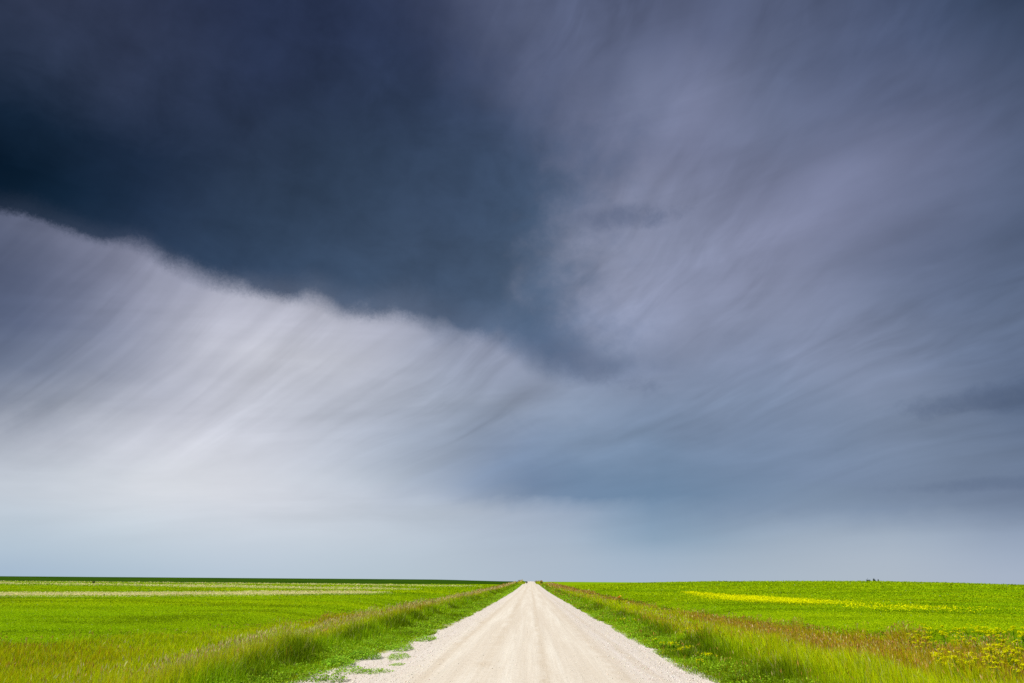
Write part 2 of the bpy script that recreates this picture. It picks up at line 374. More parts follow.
# ------------------------------------------------------------------ materials
def material(name):
    m = bpy.data.materials.new(name); m.use_nodes = True
    t = NT(m.node_tree); t.n.clear()
    return m, t
def finish(t, shader):
    o = t.new('ShaderNodeOutputMaterial'); t.link(shader, o.inputs[0])

def gravel_nodes(t, P):
    """colour and height of the pale gravel"""
    sp = t.new('ShaderNodeSeparateXYZ'); t.link(P, sp.inputs[0]); x, y = sp.outputs[0], sp.outputs[1]
    n1 = t.noise(P, 0.5, 4, 0.6)
    n2 = t.noise(P, 9.0, 5, 0.7)
    n3 = t.noise(P, 38.0, 3, 0.7)
    ruts = t.noise(t.xyz(t.m('MULTIPLY', x, 1.7), t.m('MULTIPLY', y, 0.035), 0.0), 1.0, 3, 0.5, 0.15)
    rfine = t.noise(t.xyz(t.m('MULTIPLY', x, 9.0), t.m('MULTIPLY', y, 0.16), 4.0), 1.0, 4, 0.6, 0.2)
    edge = t.mr(t.m('ABSOLUTE', t.m('ADD', x, t.m('MULTIPLY', n1, 0.6))), 1.9, 3.0)
    c = t.mix(t.mr(ruts, 0.30, 0.70), (0.71, 0.62, 0.49), (0.84, 0.775, 0.65))
    c = t.mix(t.m('MULTIPLY', edge, 0.85), c, (0.76, 0.685, 0.62))
    c = t.mix(t.mr(rfine, 0.38, 0.62, 0.0, 0.45), c, (0.68, 0.59, 0.46))
    # polished wheel paths
    wheel = None
    for cx, w in ((-2.3, 0.30), (-1.05, 0.42), (0.35, 0.22), (2.05, 0.40), (2.75, 0.2)):
        d = t.m('ABSOLUTE', t.m('SUBTRACT', t.m('ADD', x, t.m('MULTIPLY', t.m('SUBTRACT', n1, 0.5), 0.5)), cx))
        k = t.mr(d, 0.0, w, 1.0, 0.0)
        wheel = k if wheel is None else t.m('MAXIMUM', wheel, k)
    c = t.mix(t.m('MULTIPLY', wheel, t.mr(n1, 0.3, 0.7, 0.35, 0.8)), c, (0.635, 0.53, 0.39))
    c = t.mix(t.mr(n2, 0.35, 0.75, 0.0, 0.3), c, (0.88, 0.83, 0.75))
    rough = t.m('ADD', 0.35, t.m('MULTIPLY', edge, 0.65))
    c = t.mix(t.m('MULTIPLY', rough, t.mr(n2, 0.52, 0.25, 0.0, 0.5)), c, (0.56, 0.48, 0.40))
    c = t.mix(t.m('MULTIPLY', rough, t.mr(n3, 0.52, 0.26, 0.0, 0.6)), c, (0.47, 0.41, 0.35))
    h = t.m('ADD', t.m('ADD', t.m('MULTIPLY', n3, 0.008), t.m('MULTIPLY', n2, 0.02)), t.m('MULTIPLY', ruts, 0.03))
    h = t.m('ADD', h, t.m('MULTIPLY', rfine, 0.008))
    return c, h

m_road, t = material('pale_gravel')
P = t.new('ShaderNodeNewGeometry').outputs['Position']
c, h = gravel_nodes(t, P)
bp = t.new('ShaderNodeBump'); bp.inputs['Strength'].default_value = 0.8; bp.inputs['Distance'].default_value = 1.0; t.link(h, bp.inputs['Height'])
b = t.new('ShaderNodeBsdfPrincipled'); b.inputs['Roughness'].default_value = 0.95; b.inputs['Specular IOR Level'].default_value = 0.1
t.link(c, b.inputs['Base Color']); t.link(bp.outputs[0], b.inputs['Normal']); finish(t, b.outputs[0])

m_ground, t = material('field_and_verge_soil')
P = t.new('ShaderNodeNewGeometry').outputs['Position']
def attr(t, n):
    a = t.new('ShaderNodeAttribute'); a.attribute_name = n; return a.outputs['Fac']
sp = t.new('ShaderNodeSeparateXYZ'); t.link(P, sp.inputs[0]); x, y = sp.outputs[0], sp.outputs[1]
gc, gh = gravel_nodes(t, P)
nA = t.noise(P, 0.03, 5, 0.6); nB = t.noise(P, 0.35, 5, 0.65); nC = t.noise(P, 3.0, 4, 0.7)
rows = t.noise(t.xyz(t.m('MULTIPLY', x, 0.02), t.m('MULTIPLY', y, 0.35), 0.0), 1.0, 4, 0.6, 0.6)
fld = t.mix(t.mr(nA, 0.3, 0.7), (0.205, 0.360, 0.002), (0.275, 0.415, 0.002))
fld = t.mix(t.mr(nB, 0.40, 0.75, 0.0, 0.5), fld, (0.27, 0.44, 0.005))
fld = t.mix(t.mr(rows, 0.5, 0.3, 0.0, 0.6), fld, (0.13, 0.26, 0.002))
fld = t.mix(t.mr(nC, 0.55, 0.3, 0.0, 0.4), fld, (0.10, 0.24, 0.004))
dist = t.m('MULTIPLY', t.m('SUBTRACT', nB, 0.5), 3.5)
pale = t.mix(t.mr(nB, 0.3, 0.7), (0.50, 0.50, 0.16), (0.72, 0.66, 0.40))
k1 = t.mr(t.m('ADD', attr(t, 'strip_a'), dist), 9.5, 12.5, 1.0, 0.0)
fld = t.mix(k1, fld, pale)
k2 = t.mr(t.m('ADD', attr(t, 'strip_b'), t.m('MULTIPLY', dist, 2.5)), 8.0, 18.0, 0.85, 0.0)
fld = t.mix(k2, fld, pale)
yel = t.mr(t.m('ADD', attr(t, 'canola'), t.m('MULTIPLY', dist, 2.2)), 1.0, 2.5, 0.5, 0.0)
fld = t.mix(t.m('MULTIPLY', yel, t.mr(y, 45, 75)), fld, (0.70, 0.66, 0.003))
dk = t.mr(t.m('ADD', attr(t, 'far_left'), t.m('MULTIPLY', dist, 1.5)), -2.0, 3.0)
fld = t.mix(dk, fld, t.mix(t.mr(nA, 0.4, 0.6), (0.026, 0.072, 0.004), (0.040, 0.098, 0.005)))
# verge soil under the grass
vrg = t.mix(t.mr(nB, 0.35, 0.65), (0.20, 0.28, 0.006), (0.34, 0.38, 0.008))
vrg = t.mix(t.mr(nC, 0.55, 0.35, 0.0, 0.6), vrg, (0.10, 0.09, 0.02))
inner = t.mr(t.m('ADD', attr(t, 'field'), t.m('MULTIPLY', t.m('SUBTRACT', nB, 0.5), 2.0)), -0.4, 0.4)
g = t.mix(inner, vrg, fld)
e = t.m('ADD', attr(t, 'gravel'), t.m('ADD', t.m('MULTIPLY', t.m('SUBTRACT', nB, 0.5), 1.2), t.m('MULTIPLY', t.m('SUBTRACT', nC, 0.5), 0.7)))
ge = t.mr(e, -0.12, 0.12, 1.0, 0.0)
g = t.mix(ge, g, gc)
bp = t.new('ShaderNodeBump'); bp.inputs['Strength'].default_value = 0.7
t.link(t.m('ADD', gh, t.m('MULTIPLY', nC, 0.08)), bp.inputs['Height'])
b = t.new('ShaderNodeBsdfPrincipled'); b.inputs['Roughness'].default_value = 1.0; b.inputs['Specular IOR Level'].default_value = 0.0
t.link(g, b.inputs['Base Color']); t.link(bp.outputs[0], b.inputs['Normal']); finish(t, b.outputs[0])

def leafy(name, trans=0.35, rough=0.6, spec=0.25):
    m, t = material(name)
    a = t.new('ShaderNodeAttribute'); a.attribute_name = 'tint'
    d = t.new('ShaderNodeBsdfPrincipled'); d.inputs['Roughness'].default_value = rough; d.inputs['Specular IOR Level'].default_value = spec
    t.link(a.outputs['Color'], d.inputs['Base Color'])
    tr = t.new('ShaderNodeBsdfTranslucent'); t.link(a.outputs['Color'], tr.inputs[0])
    mx = t.new('ShaderNodeMixShader'); mx.inputs[0].default_value = trans
    t.link(d.outputs[0], mx.inputs[1]); t.link(tr.outputs[0], mx.inputs[2]); finish(t, mx.outputs[0])
    return m
m_grass = leafy('grass_blade', 0.40, 0.7, 0.04)
m_crop = leafy('crop_leaf', 0.35, 0.7, 0.03)
m_flower = leafy('petal', 0.25, 0.8, 0.0)
m_stone, t = material('gravel_stone')
oi = t.new('ShaderNodeAttribute'); oi.attribute_name = 'tint'
b = t.new('ShaderNodeBsdfPrincipled'); b.inputs['Roughness'].default_value = 0.9
t.link(oi.outputs['Color'], b.inputs['Base Color']); finish(t, b.outputs[0])

# ------------------------------------------------------------------ ground and road
STRIP_A = [(-140, 75), (-95, 78), (-62, 85), (-43, 100), (-33, 114)]
STRIP_B = [(-260, 205), (-160, 203), (-95, 190), (-60, 172), (-38, 160)]
STRIP_B2 = [(-260, 262), (-120, 255), (-60, 240), (-30, 225)]
CANOLA = [(27.5, 128), (26.5, 105), (25.3, 85), (25.8, 70), (28, 55), (32, 46), (37, 42)]
def edge_gravel(X, Y):
    left = np.interp(Y, [-50, 14, 20, 27, 40, 60, 330], [4.85, 4.85, 4.5, 4.05, 3.8, 3.6, 3.5])
    return np.where(X < 0, -X-left, X-np.interp(Y, [14, 20, 45, 80], [4.02, 3.9, 3.75, 3.65]))
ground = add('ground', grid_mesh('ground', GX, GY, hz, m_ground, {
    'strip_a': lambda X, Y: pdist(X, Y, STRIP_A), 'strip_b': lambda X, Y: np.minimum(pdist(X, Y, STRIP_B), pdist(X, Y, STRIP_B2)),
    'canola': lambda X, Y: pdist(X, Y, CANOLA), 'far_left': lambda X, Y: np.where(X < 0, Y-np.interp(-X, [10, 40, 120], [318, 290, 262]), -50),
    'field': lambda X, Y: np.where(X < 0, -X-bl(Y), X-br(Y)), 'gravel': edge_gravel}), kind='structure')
RX = np.linspace(-3.45, 3.7, 31)
def rz(X, Y):
    return np.interp(Y, _y, _p) + 0.006 + 0.07*(1-(X/3.75)**2)
gy_road = GY[(GY < 1500)]
road = add('road', grid_mesh('road', RX, gy_road, rz, m_road), kind='structure')

# ------------------------------------------------------------------ scatter builders
def in_view(X, Y, m=4.0):
    return (np.abs(X+0.03*Y) < 0.80*Y + m)

def sample(n, x0, x1, y0, y1):
    return rng.uniform(x0, x1, n), rng.uniform(y0, y1, n)

class Blades:
    def __init__(s): s.V = []; s.C = []; s.n = 0
    def blades(s, X, Y, h, w, lean, cb, ct, z=None):
        n = len(X)
        if n == 0: return
        if z is None: z = hz(X, Y)-0.02
        a = rng.uniform(0, 2*np.pi, n); la = rng.uniform(0, 2*np.pi, n)*0.75 + 0.4
        lx, ly = np.cos(la)*lean*h, np.sin(la)*lean*h
        wx, wy = np.cos(a)*w/2, np.sin(a)*w/2
        b = np.stack([X, Y, z], -1); W = np.stack([wx, wy, 0*wx], -1)
        mid = b + np.stack([lx*.35, ly*.35, h*.58], -1)
        tip = b + np.stack([lx, ly, h*np.sqrt(np.clip(1-lean**2*.5, .2, 1))], -1)
        s.V.append(np.stack([b-W, b+W, mid+W*.8, mid-W*.8, tip], 1))
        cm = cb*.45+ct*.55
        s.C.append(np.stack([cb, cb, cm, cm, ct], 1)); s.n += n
    def heads(s, X, Y, z, L, w, c):
        """seed heads: slim drooping spindle"""
        n = len(X)
        if n == 0: return
        a = rng.uniform(0, 2*np.pi, n); la = rng.uniform(0, 2*np.pi, n); d = rng.uniform(0.1, .6, n)
        b = np.stack([X, Y, z], -1); ax = np.stack([np.cos(la)*d, np.sin(la)*d, np.sqrt(1-d*d)], -1)
        W = np.stack([np.cos(a)*w/2, np.sin(a)*w/2, 0*w], -1)
        L = L[:, None]
        s.V.append(np.stack([b, b+ax*L*.4+W, b+ax*L, b+ax*L*.4-W, b+ax*L*1.02], 1))
        s.C.append(np.repeat(c[:, None, :], 5, 1)); s.n += n
    def mesh(s, name, mat):
        V = np.concatenate(s.V).reshape(-1, 3); C = np.concatenate(s.C).reshape(-1, 3)
        n = len(V)//5; i = np.arange(n)*5
        return mesh_from(name, V, np.stack([i, i+1, i+2, i+3], -1), np.stack([i+3, i+2, i+4], -1), mat, C)

def vary(c, n, v=0.18, hue=0.08):
    c = np.asarray(c, float)
    if c.ndim == 1: c = np.repeat(c[None], n, 0)
    k = np.exp(rng.normal(0, v, n))[:, None]
    return np.clip(c*k*np.exp(rng.normal(0, hue, (n, 3))), 0, 0.9)
def lerp(a, b, t):
    t = np.asarray(t)[:, None]; return np.asarray(a)*(1-t)+np.asarray(b)*t

GREEN = (0.32, 0.55, 0.004); YGREEN = (0.62, 0.76, 0.002)
OLIVE = (0.56, 0.50, 0.004); REDB = (0.60, 0.30, 0.01); TAN = (0.74, 0.60, 0.26); PURP = (0.52, 0.27, 0.06)

def verge(side):
    B = Blades()
    bord = bl if side < 0 else br
    for (y0, y1, dens) in ((6, 14, 120), (14, 20, 620), (20, 30, 430), (30, 48, 260), (48, 80, 130), (80, 140, 55), (140, 230, 24), (230, 345, 12), (560, 650, 3)):
        area = (18-3.6)*(y1-y0)
        n = int(area*dens)
        U, Y = sample(n, 3.5, 18, y0, y1)
        X = side*U
        bd = bord(Y) + 1.6*(vnoise(X, Y, 3.0, 40, 2)-.5)
        k = in_view(X, Y) & (U < bd) & (U > 3.6)
        ge = edge_gravel(X, Y) + 1.1*(vnoise(X, Y, 1.3, 61, 3)-.5) + .5*(vnoise(X, Y, 7, 66, 2)-.5)
        k &= (ge > 0.0) | (rng.random(n) < 0.015)
        U, Y, X, bd, ge = U[k], Y[k], X[k], bd[k], ge[k]; n = len(U)
        pat = vnoise(X, Y, 4.5, 11+side, 3); pt2 = vnoise(X, Y, 1.1, 23+side, 2); pt3 = vnoise(X, Y*0.6, 9, 31+side, 2)
        if side < 0:
            tall = sstep(U, 5.3, 6.0)
            H = 0.10 + 0.10*sstep(ge, 0, .7) + tall*(0.36 + 0.14*pt2) - (0.26+0.05*sstep(U,12,15))*sstep(U, 6.9, 8.0)
            roadish = 1-sstep(U, 5.9, 6.9)
        else:
            tall = sstep(U, 4.5, 5.8)
            H = 0.08 + 0.16*sstep(vnoise(X, Y, 1.8, 77, 2), .5, .75) + 0.10*sstep(ge, 0, .6) + tall*(0.15+0.19*sstep(pt2, .45, .75))
            roadish = 1-sstep(U, 5.2, 6.6)
        # bunches: clumpy
        H = H*(0.45+0.68*pt2)
        if side < 0: H = H*np.interp(Y, [0, 20, 40], [0.85, 1, 1.05])
        h = H*rng.uniform(0.55, 1.2, n)
        w = np.maximum(0.006, Y*0.00052)*rng.uniform(.7, 1.5, n)
        red = (sstep(pt3, 0.42, 0.66) if side < 0 else sstep(pt3+.2*sstep(U, 7.5, 10.5), .45, .78))*(1-roadish)*(0.75 if side < 0 else 1.05)*(np.interp(Y, [0, 17, 22], [.5, .6, 1]) if side < 0 else 1.0)
        red = np.clip(red, 0, 1)
        ct = lerp(YGREEN, GREEN, np.clip(roadish*0.85 + 0.35*(pat-.45), 0, 1))
        ok_ = .4 if side < 0 else .65
        ct = ct*(1-red[:, None]*ok_) + np.array(OLIVE)*red[:, None]*ok_
        dk = roadish*sstep(vnoise(X, Y, 2.2, 55+side, 3), .42, .62)
        ct = ct*(1-.5*dk[:, None])  # dark green clumps and shadow pockets near the road, painted into blade colour
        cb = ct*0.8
        orr = rng.random(n) < (0.05 + 0.34*red)*(1-roadish*.8)
        ct[orr] = vary(REDB, orr.sum(), .3, .1); 
        dry = rng.random(n) < 0.05
        ct[dry] = vary(TAN, dry.sum(), .2)*.8
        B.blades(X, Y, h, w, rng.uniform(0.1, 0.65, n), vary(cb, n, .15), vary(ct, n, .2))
        # seed heads on thin stalks
        if side < 0: pr = 0.10*np.exp(-((U-7.2)/0.6)**2) + 0.02*red + 0.03*np.exp(-((U-bd)/0.8)**2)
        else: pr = 0.006 + 0.050*red + 0.05*np.exp(-((U-bd)/0.8)**2)
        hk = rng.random(n) < pr*1.6
        m = hk.sum(); hx, hy, hh = X[hk], Y[hk], H[hk]*rng.uniform(1.15, 1.5, m)
        z0 = hz(hx, hy)
        hc = np.where((rng.random(m) < (0.75 if side < 0 else .3)*np.exp(-((U[hk]-7.2)/1.0)**2)+0.15)[:, None], vary(TAN, m, .2), vary(PURP, m, .25))
        ln = rng.uniform(0, .12, m)
        B.blades(hx, hy, hh, w[hk]*.6, ln, vary(OLIVE, m), hc*.8)
        B.heads(hx, hy, z0+hh*.86, rng.uniform(.06, .13, m)*np.maximum(1, hy*.018), np.maximum(0.014, hy*.0008)*rng.uniform(.8, 1.4, m), hc)
    return B

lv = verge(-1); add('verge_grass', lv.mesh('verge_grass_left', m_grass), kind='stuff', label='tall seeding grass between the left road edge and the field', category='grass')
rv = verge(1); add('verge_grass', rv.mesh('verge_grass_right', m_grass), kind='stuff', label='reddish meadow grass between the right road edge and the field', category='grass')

# broad low leaves: crop rows and weeds
class Leaves:
    def __init__(s): s.V = []; s.C = []
    def leaves(s, X, Y, Z, L, up, col):
        n = len(X)
        a = rng.uniform(0, 2*np.pi, n); tl = rng.uniform(-.2, 1.0, n)*up
        d = np.stack([np.cos(a)*np.cos(tl), np.sin(a)*np.cos(tl), np.sin(tl)], -1)
        side = np.stack([-np.sin(a), np.cos(a), rng.uniform(-.4, .4, n)], -1)
        b = np.stack([X, Y, Z], -1); L = np.asarray(L)[:, None]
        s.V.append(np.stack([b, b+d*L*.5+side*L*.28, b+d*L-np.array([0, 0, .1])*L, b+d*L*.5-side*L*.28], 1))
        s.C.append(np.repeat(col[:, None, :], 4, 1))
    def mesh(s, name, mat):
        V = np.concatenate(s.V).reshape(-1, 3); C = np.concatenate(s.C).reshape(-1, 3)
        i = np.arange(len(V)//4)*4
        return mesh_from(name, V, np.stack([i, i+1, i+2, i+3], -1), None, mat, C)

FG1, FG2 = (0.32, 0.50, 0.002), (0.43, 0.57, 0.002)
def crop(side):
    Lf = Leaves(); bord = bl if side < 0 else br
    for (y0, y1, dens, ls) in ((12, 22, 380, .055), (22, 34, 330, .06), (34, 50, 190, .075), (50, 75, 85, .11), (75, 110, 34, .16), (110, 170, 12, .25), (170, 262, 4.0, .4)):
        x1 = 0.84*y1+4
        n = int((x1-9)*(y1-y0)*dens)
        U, Y = sample(n, 9, x1, y0, y1); X = U*side
        bd = bord(Y) + 1.6*(vnoise(X, Y, 3.0, 40, 2)-.5)
        k = in_view(X, Y, 2) & (U > bd-.3)
        rowp = (Y*0.985+X*0.17*side)/0.36
        gap = vnoise(X*.12, Y, 1.5, 71, 3)
        k &= rng.random(n) < np.clip(1.5*gap+.1, 0.12, 1)
        X, Y, U, gap = X[k], Y[k], U[k], gap[k]; n = len(X)
        p = vnoise(X*.35, Y, 9, 80+side, 3); q = vnoise(X*.2, Y, 1.2, 83+side, 2)
        col = lerp(FG1, FG2, sstep(p, .3, .7)); col = col*(1-.5*sstep(q, .55, .25)[:, None])
        if side < 0:
            pa = pdist(X, Y, STRIP_A) + 3*(vnoise(X, Y, 4, 90, 2)-.5) < 10.5
            pb = np.minimum(pdist(X, Y, STRIP_B), pdist(X, Y, STRIP_B2)) + 12*(vnoise(X, Y, 9, 91, 2)-.5) < 13
            pp = (pa & (rng.random(n) < .9)) | (pb & (rng.random(n) < .65))
            col[pp] = lerp((0.55, 0.55, 0.16), (0.80, 0.72, 0.45), rng.random(pp.sum()))
        if side > 0: col[(U-bd[k] < 1.3) & (vnoise(X*.3, Y*.3, 2, 140, 2) > .36)] *= .35  # shadowed gap and furrow at the crop edge, painted as darker leaves
        pale = rng.random(n) < 0.005
        col[pale] = (0.34, .42, .12)
        fx = 0.12 + 0.12*vnoise(X, Y, 2.2, 75, 2)
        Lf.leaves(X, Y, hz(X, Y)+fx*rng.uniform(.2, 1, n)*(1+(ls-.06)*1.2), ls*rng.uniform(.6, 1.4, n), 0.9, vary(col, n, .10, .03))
    return Lf
add('crop', crop(-1).mesh('crop_left', m_crop), kind='stuff', label='low green crop covering the field left of the road', category='crop')
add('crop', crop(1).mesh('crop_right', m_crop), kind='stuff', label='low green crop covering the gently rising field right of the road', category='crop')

# continuous weeds where gravel turns to grass
Wd = Leaves()
for side in (-1, 1):
    for (y0, y1, dens, ls) in ((10, 20, 420, .05), (20, 32, 300, .06), (32, 55, 150, .08), (55, 100, 60, .12), (100, 200, 22, .2), (200, 330, 8, .3)):
        n = int(2.6*(y1-y0)*dens); X, Y = sample(n, 0, 2.6, y0, y1)
        lo = np.where(side < 0, np.interp(Y, [14, 20, 27, 40, 60], [4.7, 4.45, 4.0, 3.75, 3.5]), 3.7) + .45*(vnoise(X*0+side, Y, 5, 67, 3)-.5)
        U = lo + X*(0.62 if side < 0 else 0.75); X = U*side
        c_ = vnoise(X, Y, 0.9, 101+side, 3); f_ = (U-lo)
        k = (c_ > 0.50-0.28*np.clip(f_, 0, 1.2)) & in_view(X, Y) & (rng.random(n) < np.interp(f_, [0, .5, 1.2, 1.9], [.7, 1, .6, .1]))
        X, Y, c_, f_ = X[k], Y[k], c_[k], f_[k]; n = len(X)
        hh = (0.05+0.32*(c_-.4))*np.clip(.4+f_, .4, 1.3)
        col = lerp((0.24, 0.46, 0.01), (0.38, 0.58, 0.03), rng.random(n))
        Wd.leaves(X, Y, np.maximum(hz(X, Y), 0)+np.clip(hh, .02, .4)*rng.uniform(0.1, 1, n), ls*rng.uniform(.6, 1.4, n), .9, vary(col, n, .15))
add('roadside_weeds', Wd.mesh('roadside_weeds', m_crop), kind='stuff', label='bright broad-leaved weeds fringing both gravel road edges', category='weeds')

# the yellow band in the right-hand field: a mass of bloom, thinning towards the camera
Yb = Leaves(); n = 60000
tt = rng.beta(1.6, 1.3, n); ys_ = 42 + 86*tt
xs_ = np.interp(ys_, [p[1] for p in CANOLA[::-1]], [p[0] for p in CANOLA[::-1]])
wid = np.interp(ys_, [42, 60, 75, 95, 128], [4.5, 3.6, 4.4, 3.4, 1.0])
xs_ = xs_ + rng.normal(0, 1, n)*wid*.55
keep = rng.random(n) < np.interp(ys_, [42, 60, 66, 71, 90, 97, 128], [.6, .42, .4, 1, 1, .28, .12])*np.clip(3.6*vnoise(xs_, ys_, 3.2, 130, 3)-1.35, 0.03, 1)
xs_, ys_ = xs_[keep], ys_[keep]; n = len(xs_)
Yb.leaves(xs_, ys_, hz(xs_, ys_)+rng.uniform(.25, .55, n), np.where(ys_ < 64, .12, np.maximum(.06, ys_*.0016))*rng.uniform(.7, 1.4, n), .7, vary((0.88, 0.88, 0.003), n, .08, .02))
n = 900; ys_ = rng.uniform(40, 200, n); xs_ = rng.uniform(15, 120, n); k = in_view(xs_, ys_) & (xs_ > br(ys_)+1)
xs_, ys_ = xs_[k], ys_[k]
Yb.leaves(xs_, ys_, hz(xs_, ys_)+.35, np.maximum(.06, ys_*.0013), .6, vary((0.62, 0.60, 0.01), len(xs_), .2, .03))
add('canola_bloom', Yb.mesh('canola_bloom', m_flower), kind='stuff', label='long yellow streak of blossom crossing the right field', category='blossom')

# loose stones
def stones():
    ico = np.array([(0,0,1),(.894,0,.447),(.276,.851,.447),(-.724,.526,.447),(-.724,-.526,.447),(.276,-.851,.447),(.724,.526,-.447),(-.276,.851,-.447),(-.894,0,-.447),(-.276,-.851,-.447),(.724,-.526,-.447),(0,0,-1)])
    fc = np.array([(0,1,2),(0,2,3),(0,3,4),(0,4,5),(0,5,1),(1,6,2),(2,7,3),(3,8,4),(4,9,5),(5,10,1),(6,7,2),(7,8,3),(8,9,4),(9,10,5),(10,6,1),(11,7,6),(11,8,7),(11,9,8),(11,10,9),(11,6,10)])
    N = 26000
    Y = 13 + 60*rng.random(N)**1.8
    lane = rng.random(N)
    X = np.where(lane < .40, rng.normal(-4.0, .6, N), np.where(lane < .72, rng.normal(3.45, .32, N), np.where(lane < .86, rng.normal(2.6, .3, N), np.where(lane < .95, rng.normal(-2.9, .35, N), rng.uniform(-3.4, 3.6, N)))))
    ok = (X > -5.1) & (X < 4.0); X, Y = X[ok], Y[ok]; n = len(X)
    r = np.exp(rng.normal(np.log(.010), .38, n)); r = np.clip(r, .005, .03)
    z = np.where((X > -3.45) & (X < 3.7), rz(X, Y), hz(X, Y))
    V = ico[None]*r[:, None, None]*rng.uniform(.6, 1.25, (n, 12, 1))*np.array([1, 1, .65])
    a = rng.uniform(0, 6.28, n); c, s = np.cos(a)[:, None], np.sin(a)[:, None]
    V = np.stack([V[..., 0]*c-V[..., 1]*s*.8, V[..., 0]*s+V[..., 1]*c*.8, V[..., 2]], -1) + np.stack([X, Y, z+r*.3], -1)[:, None]
    F = (fc[None]+(np.arange(n)*12)[:, None, None]).reshape(-1, 3)
    col = lerp((.52, .45, .36), (.86, .80, .70), rng.random(n)**.5)
    return mesh_from('gravel', V.reshape(-1, 3), None, F, m_stone, np.repeat(vary(col, n, .1, .04), 12, 0))
add('gravel', stones(), kind='stuff', label='loose pale stones strewn on the road surface and shoulders', category='gravel')

# ------------------------------------------------------------------ countable plants
def empty(name, x, y, label, cat, group=None, rot=0, sc=1.0):
    o = bpy.data.objects.new(name, None); COL.objects.link(o); o.empty_display_size = .1
    o.location = (x, y, float(hz(x, y))-0.01); o.rotation_euler = (0, 0, rot); o.scale = (sc,)*3
    o['label'] = label; o['category'] = cat
    if group: o['group'] = group
    return o
def copy_tree(root, x, y, label, group, rot, sc):
    r = root.copy(); COL.objects.link(r)
    r.location = (x, y, float(hz(x, y))-0.01); r.rotation_euler = (0, 0, rot); r.scale = (sc,)*3
    r['label'] = label; r['group'] = group
    for ch in kids[root.name]:
        c = ch.copy(); COL.objects.link(c); c.parent = r
        c.matrix_parent_inverse = ch.matrix_parent_inverse.copy()
    return r
kids = {}
def tube(p0, p1, r0, r1, k=5):
    p0, p1 = Vector(p0), Vector(p1); q = (p1-p0).to_track_quat('Z', 'Y')
    V = [tuple(p+q @ Vector((math.cos(i*2*math.pi/k)*r, math.sin(i*2*math.pi/k)*r, 0))) for p, r in ((p0, r0), (p1, r1)) for i in range(k)]
    return V, [(i, (i+1) % k, k+(i+1) % k, k+i) for i in range(k)]
def merge(parts):
    V = []; F = []
    for v, f in parts:
        o = len(V); V += list(v); F += [tuple(i+o for i in q) for q in f]
    return V, F
def mustard_parts(seed, H):
    R = random.Random(seed); parts = []; tips = []
    parts.append(tube((0, 0, 0), (.02, .01, H*.55), .006, .005)); parts.append(tube((.02, .01, H*.55), (.03, .0, H*.92), .005, .003)); tips.append((.03, 0, H*.92))
    for i in range(5):
        a = R.uniform(0, 6.28); z0 = H*R.uniform(.3, .65); z1 = H*R.uniform(.7, .95); d = R.uniform(.08, .17)
        p = (math.cos(a)*d, math.sin(a)*d, z1); parts.append(tube((.015, .005, z0), p, .004, .002, 4)); tips.append(p)
    Vs, Fs = merge(parts)
    return Vs, Fs, tips
def mustard(seed, H, x, y, label, group):
    root = empty('mustard_plant', x, y, label, 'flower', group)
    Vs, Fs, tips = mustard_parts(seed, H)
    ks = [add('stem', mesh_from('stem', Vs, Fs, None, m_crop, np.tile((.26, .46, .02), (len(Vs), 1))), root)]
    L = Leaves(); n = 90
    zz_ = rng.uniform(0.02, H*.7, n); a = rng.uniform(0, 6.28, n); rr = rng.uniform(0, .10, n)*(1-zz_/H)
    L.leaves(np.cos(a)*rr, np.sin(a)*rr, zz_, rng.uniform(.05, .12, n)*(1.1-zz_/H), .8, vary((.26, .46, .012), n, .15))
    ks.append(add('foliage', L.mesh('foliage', m_crop), root))
    for tp in tips[:6]:
        L = Leaves(); n = 30; p = rng.normal(0, .013, (n, 3))
        L.leaves(tp[0]+p[:, 0]*H*1.5, tp[1]+p[:, 1]*H*1.5, tp[2]+p[:, 2], np.full(n, .022+.044*H), .25, vary((.97, .97, .002), n, .08, .02))
        ks.append(add('flower_head', L.mesh('flower_head', m_flower), root))
    kids[root.name] = ks
    return root
G1 = 'mustard plants flowering on the right road edge'; L1 = 'small yellow flowering mustard in the patch touching the right gravel edge'
G2 = 'mustard plants flowering along the right field border'; L2 = 'yellow flowering mustard standing between reddish grass and the right field'
G3 = 'stray mustard plants beside the right road edge'; L3 = 'lone yellow flowering plant in the grass behind the road-edge mustard patch'
PR = random.Random(3)
e_pts = []
for i in range(14):
    y = PR.gauss(22.3, 1.9); e_pts.append((4.25 + abs(PR.gauss(0.1, .35)) + (22.3-y)*0.02, y))
b_pts = []
while len(b_pts) < 112:
    y = PR.uniform(18.5, 30); x = y*(0.50 + 0.24*PR.random()**.7)
    if x > 0.72*y or x < 10.5 or x > float(br(y))+2.2: continue
    b_pts.append((x, y))
s_pts = [(4.4+PR.random()*1.6, 26+PR.random()*14) for _ in range(4)]
protos = {}
for grp, lab, pts, H in ((G1, L1, e_pts, .20), (G2, L2, b_pts, .60), (G3, L3, s_pts, .34)):
    pro = []
    for i, (x, y) in enumerate(pts):
        if i < 3: pro.append(mustard(hash((H, i)) & 0xff, H, x, y, lab, grp))
        else: copy_tree(pro[i % 3], x, y, lab, grp, PR.uniform(0, 6.28), PR.uniform(.75, 1.25))

